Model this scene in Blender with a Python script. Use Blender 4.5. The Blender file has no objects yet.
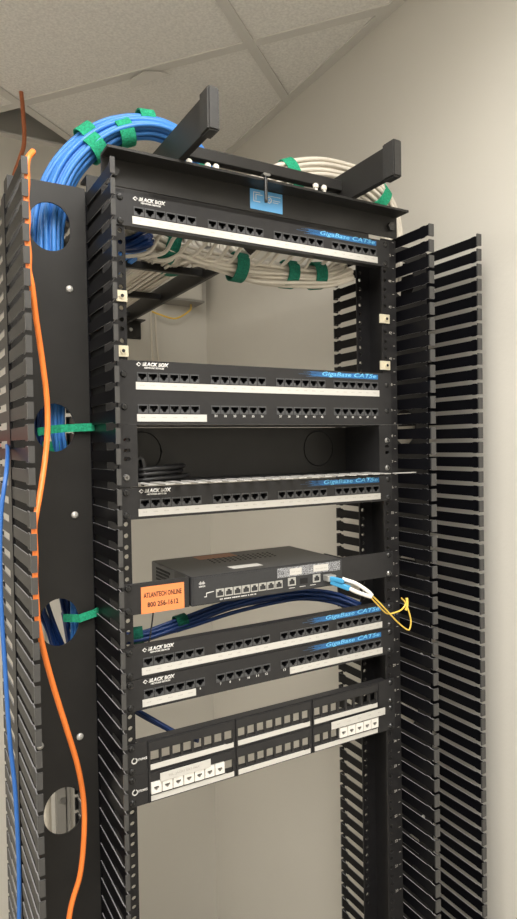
import bpy, bmesh, math, random
from mathutils import Vector, Matrix
random.seed(7)
C = bpy.context.scene.collection
S = bpy.context.scene
U = .04445
FLOOR = -2.135
CEIL = .575
WX, WY = .682, 1.165          # right wall and back wall
LX, FY = -2.3, -3.0           # left wall and the wall behind the camera

# ---------------------------------------------------------------- materials
def mat(name, col, rough=.5, metal=0, noise=0, nscale=60, bump=0, bscale=200, spec=.5, emit=None, stre=0, coat=0):
    m = bpy.data.materials.new(name); m.use_nodes = True
    nt = m.node_tree; b = nt.nodes['Principled BSDF']
    b.inputs['Base Color'].default_value = (*col, 1)
    b.inputs['Roughness'].default_value = rough
    b.inputs['Metallic'].default_value = metal
    b.inputs['Specular IOR Level'].default_value = spec
    if coat: b.inputs['Coat Weight'].default_value = coat
    tc = nt.nodes.new('ShaderNodeTexCoord')
    if noise:
        n = nt.nodes.new('ShaderNodeTexNoise'); n.inputs['Scale'].default_value = nscale; n.inputs['Detail'].default_value = 5
        nt.links.new(tc.outputs['Object'], n.inputs['Vector'])
        r = nt.nodes.new('ShaderNodeMapRange')
        r.inputs[1].default_value = .3; r.inputs[2].default_value = .7
        r.inputs[3].default_value = 1-noise; r.inputs[4].default_value = 1+noise
        nt.links.new(n.outputs['Fac'], r.inputs[0])
        mx = nt.nodes.new('ShaderNodeVectorMath'); mx.operation = 'SCALE'
        mx.inputs[0].default_value = col
        nt.links.new(r.outputs[0], mx.inputs['Scale'])
        nt.links.new(mx.outputs[0], b.inputs['Base Color'])
    if bump:
        n2 = nt.nodes.new('ShaderNodeTexNoise'); n2.inputs['Scale'].default_value = bscale; n2.inputs['Detail'].default_value = 3
        nt.links.new(tc.outputs['Object'], n2.inputs['Vector'])
        bp = nt.nodes.new('ShaderNodeBump'); bp.inputs['Strength'].default_value = bump; bp.inputs['Distance'].default_value = .002
        nt.links.new(n2.outputs['Fac'], bp.inputs['Height']); nt.links.new(bp.outputs[0], b.inputs['Normal'])
    if emit:
        b.inputs['Emission Color'].default_value = (*emit, 1); b.inputs['Emission Strength'].default_value = stre
    return m
M = dict(
    wall=mat('wall_paint', (.655, .63, .575), .75, noise=.015, nscale=3, bump=.12, bscale=160),
    ceil=mat('ceiling_tile', (.88, .86, .82), .95, noise=.10, nscale=170, bump=.5, bscale=260),
    tee=mat('tee_paint', (.72, .70, .66), .6),
    floor=mat('vinyl_floor', (.34, .32, .28), .45, noise=.1, nscale=8),
    deck=mat('plenum', (.10, .088, .075), .9, noise=.3, nscale=6),
    door=mat('door_paint', (.45, .40, .34), .5),
    plate=mat('satin_black_plate', (.021, .020, .019), .42, noise=.12, nscale=25, spec=.32),
    post=mat('black_rack_paint', (.015, .0145, .0155), .36, noise=.15, nscale=70, spec=.3),
    finger=mat('black_finger', (.0045, .0045, .006), .34, noise=.2, nscale=120, spec=.14), fedge=mat('finger_lit_edge', (.24, .24, .25), .3),  # edge faces painted pale: ceiling light along the blade edges
    tip=mat('finger_tip', (.06, .059, .058), .3),
    panel=mat('panel_black', (.024, .0235, .0245), .42, spec=.35, noise=.08, nscale=90, bump=.06, bscale=900),
    frame=mat('port_frame', (.070, .072, .076), .4),
    hole=mat('port_cavity', (.004, .004, .005), .6),
    white=mat('label_white', (.60, .585, .55), .6),
    print=mat('print_white', (.72, .71, .69), .6),
    mark=mat('pencil_mark', (.42, .40, .37), .8),
    blueink=mat('blue_ink', (.03, .19, .50), .5),
    bluedim=mat('blue_ink_dim', (.045, .13, .28), .5),
    bluetext=mat('blue_text', (.20, .62, .95), .5),
    bluesticker=mat('blue_sticker', (.12, .37, .68), .35),
    screw=mat('screw_steel', (.42, .42, .42), .28, metal=1),
    dscrew=mat('screw_black', (.06, .06, .06), .25, metal=.6),
    rivet=mat('rivet', (.62, .60, .56), .35, metal=.3),
    clip=mat('clip_nut', (.72, .66, .50), .4, metal=.3),
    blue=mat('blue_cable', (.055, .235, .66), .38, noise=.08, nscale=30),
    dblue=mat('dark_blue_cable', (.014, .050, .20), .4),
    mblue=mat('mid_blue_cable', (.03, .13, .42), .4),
    cream=mat('white_cable', (.70, .65, .565), .45, noise=.05, nscale=30),
    orange=mat('orange_cable', (.88, .22, .04), .4),
    brown=mat('orange_brown_cable', (.42, .13, .05), .5),
    yellow=mat('yellow_fibre', (.85, .58, .10), .4),
    black=mat('black_cable', (.015, .015, .016), .45),
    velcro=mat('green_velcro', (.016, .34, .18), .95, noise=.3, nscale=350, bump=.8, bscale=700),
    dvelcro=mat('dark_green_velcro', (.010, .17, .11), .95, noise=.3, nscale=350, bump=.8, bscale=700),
    tie=mat('zip_tie', (.80, .76, .68), .4),
    switch=mat('switch_grey', (.032, .033, .036), .38, noise=.08, nscale=200),
    silver=mat('port_silver', (.55, .55, .53), .3, metal=.6),
    olabel=mat('orange_label', (.86, .27, .09), .55),
    tan=mat('tan_label', (.38, .20, .13), .6),
    comb=mat('comb_sheen', (.50, .49, .47), .35),  # light reflected by the glossy tray tongues, put into their colour
    cap=mat('rubber_cap', (.026, .025, .024), .5, noise=.2, nscale=200),
    ink=mat('black_ink', (.02, .015, .015), .7),
    keystone=mat('keystone_white', (.82, .80, .75), .4),
    bluelc=mat('blue_connector', (.06, .34, .62), .4),
    ledw=mat('boot_white', (.85, .83, .79), .4),
    red=mat('red_paint', (.92, .05, .03), .4),
    grey=mat('grey_steel', (.27, .26, .24), .5),
    vent=mat('vent_dark', (.006, .006, .006), .8),
    diff=mat('lamp_diffuser', (.9, .9, .9), .5, emit=(1, .955, .88), stre=9),
)
def speckle():
    m = bpy.data.materials.new('speckled_tape'); m.use_nodes = True
    nt = m.node_tree; b = nt.nodes['Principled BSDF']; tc = nt.nodes.new('ShaderNodeTexCoord')
    v = nt.nodes.new('ShaderNodeTexNoise'); v.inputs['Scale'].default_value = 900
    nt.links.new(tc.outputs['Object'], v.inputs['Vector'])
    r = nt.nodes.new('ShaderNodeValToRGB'); r.color_ramp.elements[0].position = .45; r.color_ramp.elements[1].position = .58
    r.color_ramp.elements[0].color = (.07, .07, .08, 1); r.color_ramp.elements[1].color = (.45, .46, .48, 1)
    nt.links.new(v.outputs['Fac'], r.inputs[0]); nt.links.new(r.outputs[0], b.inputs['Base Color'])
    b.inputs['Roughness'].default_value = .5
    return m
M['speckle'] = speckle()

# ---------------------------------------------------------------- mesh helpers
def link(name, bm, m, parent=None, smooth=False, loc=None):
    me = bpy.data.meshes.new(name)
    bmesh.ops.recalc_face_normals(bm, faces=bm.faces[:])
    bm.to_mesh(me); bm.free()
    if m:
        for x in (m if isinstance(m, list) else [m]): me.materials.append(x)
    if smooth:
        for p in me.polygons: p.use_smooth = True
        if smooth == 'auto':
            me.set_sharp_from_angle(angle=math.radians(38))
    o = bpy.data.objects.new(name, me); C.objects.link(o)
    if parent: o.parent = parent
    if loc: o.location = loc
    return o
def tag(o, label, cat, group=None):
    o['label'] = label; o['category'] = cat
    if group: o['group'] = group
    return o
def empty(name, label, cat, loc=(0, 0, 0), group=None):
    o = bpy.data.objects.new(name, None); C.objects.link(o); o.location = loc
    o.empty_display_size = .02
    return tag(o, label, cat, group)
def struct(o): o['kind'] = 'structure'; return o
def copy_child(src, parent, loc, rot=None):
    o = src.copy(); C.objects.link(o); o.parent = parent; o.location = loc
    if rot: o.rotation_euler = rot
    return o
def box(bm, x0, x1, y0, y1, z0, z1, mi=0):
    v = [bm.verts.new((x, y, z)) for x in (x0, x1) for y in (y0, y1) for z in (z0, z1)]
    for f in ((0, 1, 3, 2), (4, 6, 7, 5), (0, 4, 5, 1), (2, 3, 7, 6), (0, 2, 6, 4), (1, 5, 7, 3)):
        fc = bm.faces.new([v[i] for i in f]); fc.material_index = mi
    return v
def bbox(x0, x1, y0, y1, z0, z1, bev=0, seg=1):
    bm = bmesh.new(); box(bm, x0, x1, y0, y1, z0, z1)
    if bev: bmesh.ops.bevel(bm, geom=bm.edges[:], offset=bev, segments=seg, affect='EDGES')
    return bm
def prism(bm, pts, axis, a, b, mi=0):
    """extrude a 2D outline; axis 0: pts are (y,z), 1: (x,z), 2: (x,y)"""
    def P(p, t):
        return (t, p[0], p[1]) if axis == 0 else (p[0], t, p[1]) if axis == 1 else (p[0], p[1], t)
    A = [bm.verts.new(P(p, a)) for p in pts]; B = [bm.verts.new(P(p, b)) for p in pts]
    n = len(pts)
    fs = [bm.faces.new(A), bm.faces.new(B[::-1])]
    for i in range(n): fs.append(bm.faces.new((A[i], A[(i+1) % n], B[(i+1) % n], B[i])))
    for f in fs: f.material_index = mi
def disc_y(bm, cx, cz, y0, y1, r, r2=None, n=14, dome=0):
    """cylinder along Y, front at y0"""
    r2 = r if r2 is None else r2
    A = [bm.verts.new((cx+r2*math.cos(2*math.pi*i/n), y0, cz+r2*math.sin(2*math.pi*i/n))) for i in range(n)]
    B = [bm.verts.new((cx+r*math.cos(2*math.pi*i/n), y1, cz+r*math.sin(2*math.pi*i/n))) for i in range(n)]
    if dome:
        c = bm.verts.new((cx, y0-dome, cz))
        for i in range(n): bm.faces.new((c, A[i], A[(i+1) % n]))
    else: bm.faces.new(A)
    bm.faces.new(B[::-1])
    for i in range(n): bm.faces.new((A[i], B[i], B[(i+1) % n], A[(i+1) % n]))
def grid_plate(bm, x0, x1, z0, z1, y0, y1, holes):
    """plate in XZ with rectangular holes (hx0,hx1,hz0,hz1), real thickness y0..y1"""
    xs = sorted({x0, x1} | {round(h[0], 6) for h in holes} | {round(h[1], 6) for h in holes})
    zs = sorted({z0, z1} | {round(h[2], 6) for h in holes} | {round(h[3], 6) for h in holes})
    def solid(i, j):
        if i < 0 or j < 0 or i >= len(xs)-1 or j >= len(zs)-1: return False
        cx = (xs[i]+xs[i+1])/2; cz = (zs[j]+zs[j+1])/2
        return not any(h[0] < cx < h[1] and h[2] < cz < h[3] for h in holes)
    V = {}
    def v(i, j, k):
        if (i, j, k) not in V: V[(i, j, k)] = bm.verts.new((xs[i], (y0, y1)[k], zs[j]))
        return V[(i, j, k)]
    for i in range(len(xs)-1):
        for j in range(len(zs)-1):
            if not solid(i, j): continue
            for k in (0, 1): bm.faces.new((v(i, j, k), v(i+1, j, k), v(i+1, j+1, k), v(i, j+1, k)))
            if not solid(i-1, j): bm.faces.new((v(i, j, 0), v(i, j+1, 0), v(i, j+1, 1), v(i, j, 1)))
            if not solid(i+1, j): bm.faces.new((v(i+1, j, 0), v(i+1, j+1, 0), v(i+1, j+1, 1), v(i+1, j, 1)))
            if not solid(i, j-1): bm.faces.new((v(i, j, 0), v(i+1, j, 0), v(i+1, j, 1), v(i, j, 1)))
            if not solid(i, j+1): bm.faces.new((v(i, j+1, 0), v(i+1, j+1, 0), v(i+1, j+1, 1), v(i, j+1, 1)))
def hole_cell(bm, x0, x1, z0, z1, y0, y1, cx, cz, rx, rz, n=20, oval=False):
    """rectangular plate cell with one obround/elliptic hole through it"""
    angs = [2*math.pi*i/n for i in range(n)]
    for qx, qz in ((x0, z0), (x1, z0), (x0, z1), (x1, z1)): angs.append(math.atan2(qz-cz, qx-cx) % (2*math.pi))
    angs = sorted(set(round(a, 5) for a in angs))
    def edge(a):
        dx, dz = math.cos(a), math.sin(a); t = 9
        if dx > 1e-9: t = min(t, (x1-cx)/dx)
        if dx < -1e-9: t = min(t, (x0-cx)/dx)
        if dz > 1e-9: t = min(t, (z1-cz)/dz)
        if dz < -1e-9: t = min(t, (z0-cz)/dz)
        return cx+dx*t, cz+dz*t
    def hl(a):
        if oval: return cx+math.cos(a)*rx, cz+math.sin(a)*rz
        r = min(rx, rz)                # obround
        dx, dz = math.cos(a)*r, math.sin(a)*r
        if rz > rx: dz += (rz-rx)*max(-1, min(1, math.sin(a)*4))
        if rx > rz: dx += (rx-rz)*max(-1, min(1, math.cos(a)*4))
        return cx+dx, cz+dz
    O = []; H = []
    for a in angs:
        e = edge(a); h = hl(a)
        O.append([bm.verts.new((e[0], y, e[1])) for y in (y0, y1)])
        H.append([bm.verts.new((h[0], y, h[1])) for y in (y0, y1)])
    m = len(angs)
    for i in range(m):
        j = (i+1) % m
        for k in (0, 1): bm.faces.new((O[i][k], O[j][k], H[j][k], H[i][k]))
        bm.faces.new((H[i][0], H[j][0], H[j][1], H[i][1]))
        bm.faces.new((O[i][0], O[j][0], O[j][1], O[i][1]))
def catmull(pts, n):
    P = [Vector(p) for p in pts]; P = [2*P[0]-P[1]]+P+[2*P[-1]-P[-2]]
    out = []; seg = len(P)-3
    for i in range(n):
        t = i/(n-1)*seg; k = min(int(t), seg-1); t -= k
        a, b, c, d = P[k:k+4]
        out.append(.5*((2*b)+(c-a)*t+(2*a-5*b+4*c-d)*t*t+(3*b-a-3*c+d)*t**3))
    return out
def sweep(bm, path, r, n=8, cap=True, ref=None, rx=None):
    """tube (or flat band when rx given: half width rx along the reference, r across)"""
    T = [(path[min(i+1, len(path)-1)]-path[max(i-1, 0)]).normalized() for i in range(len(path))]
    N = (Vector(ref) if ref else T[0].orthogonal()); rings = []
    for i, p in enumerate(path):
        if ref: N = Vector(ref)
        N = (N-T[i]*N.dot(T[i]))
        if N.length < 1e-6: N = T[i].orthogonal()
        N.normalize(); B = T[i].cross(N)
        if rx:
            rings.append([bm.verts.new(p+N*a*rx+B*b*r) for a, b in ((1, 1), (-1, 1), (-1, -1), (1, -1))])
        else:
            rings.append([bm.verts.new(p+(N*math.cos(2*math.pi*k/n)+B*math.sin(2*math.pi*k/n))*r) for k in range(n)])
    m = len(rings[0])
    for a, b in zip(rings, rings[1:]):
        for k in range(m): bm.faces.new((a[k], a[(k+1) % m], b[(k+1) % m], b[k]))
    if cap: bm.faces.new(rings[0]); bm.faces.new(rings[-1][::-1])
def tube(name, pts, r, m, parent=None, n=8, samples=40):
    bm = bmesh.new(); sweep(bm, catmull(pts, samples), r, n)
    return link(name, bm, m, parent, smooth=True)
def text(name, body, x, z, h, m, parent, w=None, y=0, bold=0, shear=0, align='LEFT', rot=0, depth=.0002, top=False):
    cu = bpy.data.curves.new(name, 'FONT'); cu.body = body; cu.size = 1; cu.offset = bold
    cu.shear = shear; cu.align_x = align; cu.extrude = 0; cu.resolution_u = 2
    t = bpy.data.objects.new('tmp', cu); C.objects.link(t)
    bpy.context.view_layer.update()
    me = bpy.data.meshes.new_from_object(t.evaluated_get(bpy.context.evaluated_depsgraph_get()))
    C.objects.unlink(t); bpy.data.objects.remove(t)
    bm = bmesh.new(); bm.from_mesh(me)
    xs = [v.co.x for v in bm.verts]; ys = [v.co.y for v in bm.verts]
    hh = max(ys)-min(ys); ww = max(xs)-min(xs)
    sz = h/hh; sx = (w/ww) if w else sz
    x0 = min(xs) if align == 'LEFT' else (min(xs)+max(xs))/2
    for v in bm.verts:
        a = (v.co.x-x0)*sx; b = (v.co.y-min(ys))*sz
        a, b = a*math.cos(rot)-b*math.sin(rot), a*math.sin(rot)+b*math.cos(rot)
        v.co = (x+a, y, z+b) if not top else (x+a, y+b, z)
    r = bmesh.ops.extrude_face_region(bm, geom=bm.faces[:])
    for g in r['geom']:
        if isinstance(g, bmesh.types.BMVert):
            if top: g.co.z += depth
            else: g.co.y -= depth
    return link(name, bm, m, parent)

# ---------------------------------------------------------------- the room
def slab(name, *a, m):
    bm = bmesh.new(); box(bm, *a); return struct(link(name, bm, m))
slab('floor', LX-.1, WX+.1, FY-.1, WY+.1, FLOOR-.1, FLOOR, m=M['floor'])
slab('wall_right', WX, WX+.1, FY-.1, WY+.1, FLOOR, CEIL+.7, m=M['wall'])
slab('wall_back', LX, WX, WY, WY+.1, FLOOR, CEIL+.7, m=M['wall'])
slab('wall_left', LX-.1, LX, FY, WY+.1, FLOOR, CEIL+.7, m=M['wall'])
slab('wall_front', LX, WX, FY-.1, FY, FLOOR, CEIL+.7, m=M['wall'])
slab('trim_1', LX, WX, FY, WY, CEIL+.62, CEIL+.7, m=M['deck'])   # deck over the hung ceiling
slab('baseboard_right', WX-.012, WX, FY, WY, FLOOR, FLOOR+.1, m=M['post'])
slab('baseboard_back', LX, WX-.012, WY-.012, WY, FLOOR, FLOOR+.1, m=M['post'])
# wall angles that carry the ceiling
slab('trim_2', WX-.024, WX, FY, WY, CEIL-.004, CEIL+.002, m=M['tee'])
slab('trim_3', LX, WX-.024, WY-.024, WY, CEIL-.004, CEIL+.002, m=M['tee'])
# rotated ceiling grid
cu_ = -.26436; cv_ = -.84802
hh = .92
ang = math.radians(39.2)
D1 = Vector((math.cos(ang), math.sin(ang))); D2 = Vector((-math.sin(ang), math.cos(ang)))
def gp(p):  # measured at unit height over the camera
    return Vector((cu_+(p[0]-cu_)*hh, cv_+(p[1]-cv_)*hh))
pA, pB, pC = gp((.12, 1.150)), gp((.577, .595)), gp((.3292, .8053))
a0 = D2.dot(pA); b0 = D2.dot(pB); sp = a0-b0           # lines along D1
c0 = D1.dot(pC)                                         # line along D2
sc = sp*2
tiles = bmesh.new()
def clip(bm):
    for co, no in (((WX-.002, 0, 0), (1, 0, 0)), ((LX+.002, 0, 0), (-1, 0, 0)), ((0, WY-.002, 0), (0, 1, 0)), ((0, FY+.002, 0), (0, -1, 0))):
        r = bmesh.ops.bisect_plane(bm, geom=bm.verts[:]+bm.edges[:]+bm.faces[:], plane_co=co, plane_no=no, clear_outer=True)
        e = [g for g in r['geom_cut'] if isinstance(g, bmesh.types.BMEdge)]
        if e: bmesh.ops.holes_fill(bm, edges=e)
LIGHTS = [(-2, -2), (-4, -1), (-4, -3)]
def cellbox(bm, i, j, z0, z1, ins=0):
    """cell i along D1 (from c0), j along D2 (from b0)"""
    u0, u1 = c0+i*sc+ins, c0+(i+1)*sc-ins; v0, v1 = b0+j*sp+ins, b0+(j+1)*sp-ins
    P = [D1*u+D2*v for u, v in ((u0, v0), (u1, v0), (u1, v1), (u0, v1))]
    prism(bm, [(p.x, p.y) for p in P], 2, z0, z1)
    return (D1*(u0+u1)/2+D2*(v0+v1)/2)
def centre(i, j): return D1*(c0+(i+.5)*sc)+D2*(b0+(j+.5)*sp)
light_cells = []
for i in range(-6, 5):
    for j in range(-9, 8):
        if (i, j) == (0, 1): continue            # the missing tile by the back wall
        c = centre(i, j)
        cellbox(tiles, i, j, CEIL, CEIL+.014)
clip(tiles)
struct(link('ceiling', tiles, M['ceil']))
k = 4
def teebar(u0, u1, v0, v1, name):
    bm = bmesh.new(); P = [D1*u+D2*v for u, v in ((u0, v0), (u1, v0), (u1, v1), (u0, v1))]
    zc = .0002 if v1-v0 < 1 else .0009
    prism(bm, [(p.x, p.y) for p in P], 2, CEIL-.005+zc, CEIL-.0005+zc/3)
    clip(bm)
    if len(bm.faces) < 4: bm.free(); return
    struct(link(name, bm, M['tee']))
for j in range(-8, 8):
    v = b0+j*sp; teebar(-6, 6, v-.012, v+.012, 'trim_%d' % k); k += 1
for i in range(-5, 5):
    u = c0+i*sc; teebar(u-.012, u+.012, -6, 6, 'trim_%d' % k); k += 1
# ceiling troffers, set against the ceiling behind and left of the camera
def troffer(x, y, lab, power):
    t = empty('ceiling_light', lab, 'ceiling light', (x, y, CEIL-.012))
    bm = bmesh.new(); box(bm, -.62, .62, -.31, .31, .0, .006); link('housing', bm, M['tee'], t)
    bm = bmesh.new(); box(bm, -.58, .58, -.27, .27, -.004, -.0005); link('diffuser', bm, M['diff'], t)
    t.rotation_euler = (0, 0, ang)
    la = bpy.data.lights.new('troffer_light', 'AREA'); la.shape = 'RECTANGLE'; la.size = 1.15; la.size_y = .53
    la.energy = power; la.color = (1, .972, .925); la.spread = math.radians(156)
    lo = bpy.data.objects.new('troffer_light', la); C.objects.link(lo); lo.location = (0, 0, -.012); lo.parent = t
troffer(-.85, -1.9, 'white ceiling light panel in front of the rack', 30)
troffer(-.20, -.78, 'white ceiling light panel right above the camera', 15)
troffer(-1.6, -.2, 'white ceiling light panel left of the rack', 7)

# things on the back wall
t = empty('wall_box', 'pale grey wall box on the back wall, seen under the cable ladder', 'electrical box', (.585, WY, .19))
link('body', bbox(-.075, .052, -.07, 0, -.055, .10, .004), M['wall'], t)
link('bottom_flange', bbox(-.085, .056, -.078, -.001, -.062, -.0555, .001), M['grey'], t)
tag(tube('yellow_wall_cable', [(.61, 1.13, .128), (.60, 1.12, .105), (.55, 1.12, .075), (.50, 1.13, .085), (.47, 1.15, .10)], .003, M['yellow']), 'short yellow cable looping below the pale wall box', 'cable')
for dx, l in ((0, 'left'), (.016, 'right')):
    tag(tube('hanging_cable', [(.472+dx, 1.14, .10), (.473+dx, 1.14, .0), (.478+dx*1.6, 1.14, -.15), (.475+dx, 1.14, -.27)], .0032, M['cream']),
        'thin white cable hanging down the back wall, %s of the pair' % l, 'cable', )
t = empty('conduit_brace', 'grey steel brace on the back wall, seen through the lowest plate hole', 'brace', (.16, WY, -1.42))
bm = bmesh.new(); prism(bm, [(-.050, .11), (-.028, .12), (.004, .03), (.004, -.20), (-.022, -.20), (-.022, .02)], 1, -.03, -.002); link('strut', bm, M['grey'], t)
link('channel', bbox(.008, .020, -.03, -.001, -.25, .22, .002), M['grey'], t)
bm = bmesh.new(); disc_y(bm, -.005, .0, -.036, -.03, .009, n=12); link('bolt', bm, M['screw'], t)
bm = bmesh.new(); sweep(bm, [Vector((-.7, WY-.03, -.331)), Vector((.0, WY-.03, -.331))], .0175, 14)
tag(link('red_pipe', bm, M['red'], smooth='auto'), 'red pipe end low along the back wall, seen left between black fingers', 'pipe')
# red-brown cable dropping out of the open ceiling tile
tag(tube('ceiling_drop_cable', [(.040, .9, .95), (.042, .9, .62), (.046, .9, .54), (.048, .9, .45), (.035, .9, .40), (.018, .9, .34), (.008, .9, .22), (.0, .9, -.3)], .0055, M['brown']), 'red-brown cable dropping from the open ceiling tile', 'cable')
# bent scrap on the ceiling grid
bm = bmesh.new(); prism(bm, [(-.05, -.012), (.06, -.012), (.05, .010), (.005, .020), (-.03, .006)], 2, -.011, -.009)
o = link('bent_trim_scrap', bm, M['tee'], loc=(*(D1*(c0+.012)+D2*(b0+sp*.41)), CEIL-.002)); o.rotation_euler = (.18, .05, ang+math.pi/2)
tag(o, 'small bent metal scrap hanging from the ceiling grid', 'metal scrap')

# ---------------------------------------------------------------- the rack
rack = empty('relay_rack', 'tall black two-post equipment rack holding all the panels', 'equipment rack', (.2413, .036, FLOOR))
def rk(name, bm, m, **k): return link(name, bm, m, rack, loc=(-.2413, -.036, -FLOOR), **k)
def post(xo, xi):
    """web at xo, flanges to xi"""
    bm = bmesh.new(); lo, hi = min(xo, xi), max(xo, xi); cx = .00885 if xo < .2 else .47375
    z = 0.004
    zb = FLOOR+.01
    offs = (6.35, 22.225, 38.1)
    zs = [-(u*U+o/1000) for u in range(0, 27) for o in offs]
    top = .004
    for i, hz in enumerate(zs):
        nxt = (hz+zs[i+1])/2 if i+1 < len(zs) else hz-.008
        hole_cell(bm, lo, hi, nxt, top, .0022, .0052, cx, hz, .0034, .0034, n=8)
        hole_cell(bm, lo, hi, nxt, top, .0700, .0730, cx, hz, .0034, .0034, n=8)
        top = nxt
    box(bm, lo, hi, .0022, .0052, zb, top); box(bm, lo, hi, .0700, .0730, zb, top)
    a, b = (xo, xo+.003) if xo < .2 else (xo-.003, xo)
    box(bm, a, b, .0052, .0700, zb, .004)
    return bm
rk('post', post(-.016, .0158), M['post']); rk('post', post(.4986, .4668), M['post'])
def angle_bar(y, s):
    bm = bmesh.new()
    L = [(y, .0065), (y, .042), (y+s*.030, .042), (y+s*.030, .0455), (y-s*.003, .0455), (y-s*.003, .0065)]
    prism(bm, L, 0, -.016, .4986)
    return bm
rk('top_angle', angle_bar(-.0015, -1), M['plate']); rk('top_angle', angle_bar(.0765, 1), M['plate'])
def base_angle(y, s):
    bm = bmesh.new(); prism(bm, [(y, FLOOR), (y+s*.12, FLOOR), (y+s*.12, FLOOR+.006), (y+s*.006, FLOOR+.006), (y+s*.006, FLOOR+.12), (y, FLOOR+.12)], 0, -.016, .4986); return bm
rk('base_angle', base_angle(0, -1), M['post']); rk('base_angle', base_angle(.074, 1), M['post'])
bm = bmesh.new()
for x in (.0, .483):
    disc_y(bm, x, .024, -.0075, -.0015, .0075, n=6)
rk('top_bolt', bm, M['dscrew'])
clip_z = [(.00885, -.140), (.00885, -.2145), (.47375, -.1330), (.47375, -.2125)]
for x, z in clip_z:
    bm = bmesh.new(); sx = -1 if x > .2 else 1
    box(bm, x-.0075-(.006 if sx < 0 else 0), x+.0075, -.0005, .0022, z-.0075, z+.0075)
    disc_y(bm, x, z, -.0022, -.0005, .004, n=12)
    c = rk('clip_nut', bm, M['clip'])
    bm = bmesh.new(); disc_y(bm, x, z, -.0027, -.0021, .0024, n=10); link('thread_hole', bm, M['hole'], c)
def upost_numbers():
    body = '\n'.join(str(45-u) for u in range(0, 26))
    cu = bpy.data.curves.new('n', 'FONT'); cu.body = body; cu.size = .008; cu.space_line = U/.008*1.0/1.0
    bm = bmesh.new()
    for u in range(0, 26):
        t = text('unit_numbers', str(45-u), .4815, -(u*U+.0245), .0045, M['mark'], None, y=.0021)
        for x in ('a',):
            bm.from_mesh(t.data)
        bpy.data.objects.remove(t)
    for u in range(0, 26):
        for f in (.0, .5): box(bm, .4905, .4945, .0019, .0021, -(u*U+f*U)-.0004, -(u*U+f*U)+.0004)
    return bm
rk('unit_numbers', upost_numbers(), M['mark'])
# blue certification sticker and hook bolt on the front angle
st = empty('certification_sticker', 'blue certification sticker on the front of the rack top bar', 'sticker', (.2330, -.0016, .028))
link('sheet', bbox(-.0235, .0335, -.0006, 0, -.0175, .0125), M['bluesticker'], st)
bm = bmesh.new()
for a in ((-.018, -.006, .0075, .0085), (-.018, -.006, -.006, -.005), (-.018, -.017, -.006, .0085), (-.014, -.013, -.003, .0045), (-.014, -.002, .0045, .0055), (.008, .030, .006, .0067), (.016, .029, .0, .0007), (.016, .026, -.003, -.0023)):
    box(bm, a[0], a[1], -.0008, -.0005, a[2], a[3])
link('logo', bm, M['print'], st)
bm = bmesh.new()
for i in range(20):
    a = 2*math.pi*i/20; c, s = math.cos(a), math.sin(a)
    box(bm, .0095+c*.0042-.0006, .0095+c*.0042+.0006, -.0008, -.0005, s*.0042-.0006, s*.0042+.0006)
link('round_mark', bm, M['print'], st)
text('round_mark_letters', 'UL', .0071, -.0018, .0036, M['print'], st, y=-.0006)
hb = empty('hanging_bolt', 'black bolt hanging over the blue sticker at the rack top bar', 'bolt', (.2180, -.0345, .03))
bm = bmesh.new(); sweep(bm, catmull([(0, .0, .024), (0, 0, .01), (0, .0, -.008), (0, .0, -.020)], 12), .0026, 8); link('rod', bm, M['dscrew'], hb, smooth=True)
bm = bmesh.new(); box(bm, -.006, .006, -.005, .005, .017, .021); bmesh.ops.bevel(bm, geom=bm.edges[:], offset=.001, affect='EDGES'); link('nut', bm, M['screw'], hb)

# ---------------------------------------------------------------- screws
def mk_screw(name, m):
    bm = bmesh.new(); disc_y(bm, 0, 0, -.0024, 0, .0050, .0034, n=16, dome=.0005)
    o = link(name, bm, m, smooth='auto')
    bm = bmesh.new(); box(bm, -.0022, .0022, -.0032, -.0026, -.0005, .0005); box(bm, -.0005, .0005, -.0032, -.0026, -.0022, .0022)
    s = link('slot', bm, M['hole'], o)
    return o, s
protoD = mk_screw('screw', M['dscrew']); protoS = mk_screw('screw', M['screw'])
used = set()
def screw(parent, x, z, bright=False, y=0):
    p = protoS if bright else protoD
    if p[0].name not in used:
        used.add(p[0].name); p[0].parent = parent; p[0].location = (x, y, z)
        if bright: p[0]['label'] = 'bright steel screw'
        return
    a = p[0].copy(); C.objects.link(a); a.parent = parent; a.location = (x, y, z); a.rotation_euler = (0, random.uniform(0, 1.5), 0)
    b = p[1].copy(); C.objects.link(b); b.parent = a

# ---------------------------------------------------------------- patch panels
T_W, T_H = .0118, .0086
T_OUT = [(-T_W/2, T_H/2), (T_W/2, T_H/2), (T_W/2, -.0005), (.0034, -.0005), (.0034, -.0026), (.0020, -.0026), (.0020, -T_H/2), (-.0020, -T_H/2), (-.0020, -.0026), (-.0034, -.0026), (-.0034, -.0005), (-T_W/2, -.0005)]
def jack_mesh(w, h, mats, tout=T_OUT, depth=.012, sc=1.0, zoff=0, front=-.0008, body=.0035):
    bm = bmesh.new()
    O = [bm.verts.new(p) for p in ((-w/2, front, -h/2), (w/2, front, -h/2), (w/2, front, h/2), (-w/2, front, h/2))]
    I = [bm.verts.new((x*sc, front, z*sc+zoff)) for x, z in tout]
    E = [bm.edges.new((L[i], L[(i+1) % len(L)])) for L in (O, I) for i in range(len(L))]
    bmesh.ops.triangle_fill(bm, edges=E, use_beauty=True)
    n0 = len(bm.faces)
    bm.faces.ensure_lookup_table()
    B = [bm.verts.new((v.co.x, body, v.co.z)) for v in O]
    for i in range(4): bm.faces.new((O[i], O[(i+1) % 4], B[(i+1) % 4], B[i]))
    J = [bm.verts.new((v.co.x, depth, v.co.z)) for v in I]
    n = len(I)
    for i in range(n):
        f = bm.faces.new((I[i], I[(i+1) % n], J[(i+1) % n], J[i])); f.material_index = 1
    f = bm.faces.new(J); f.material_index = 1
    return bm
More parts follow.
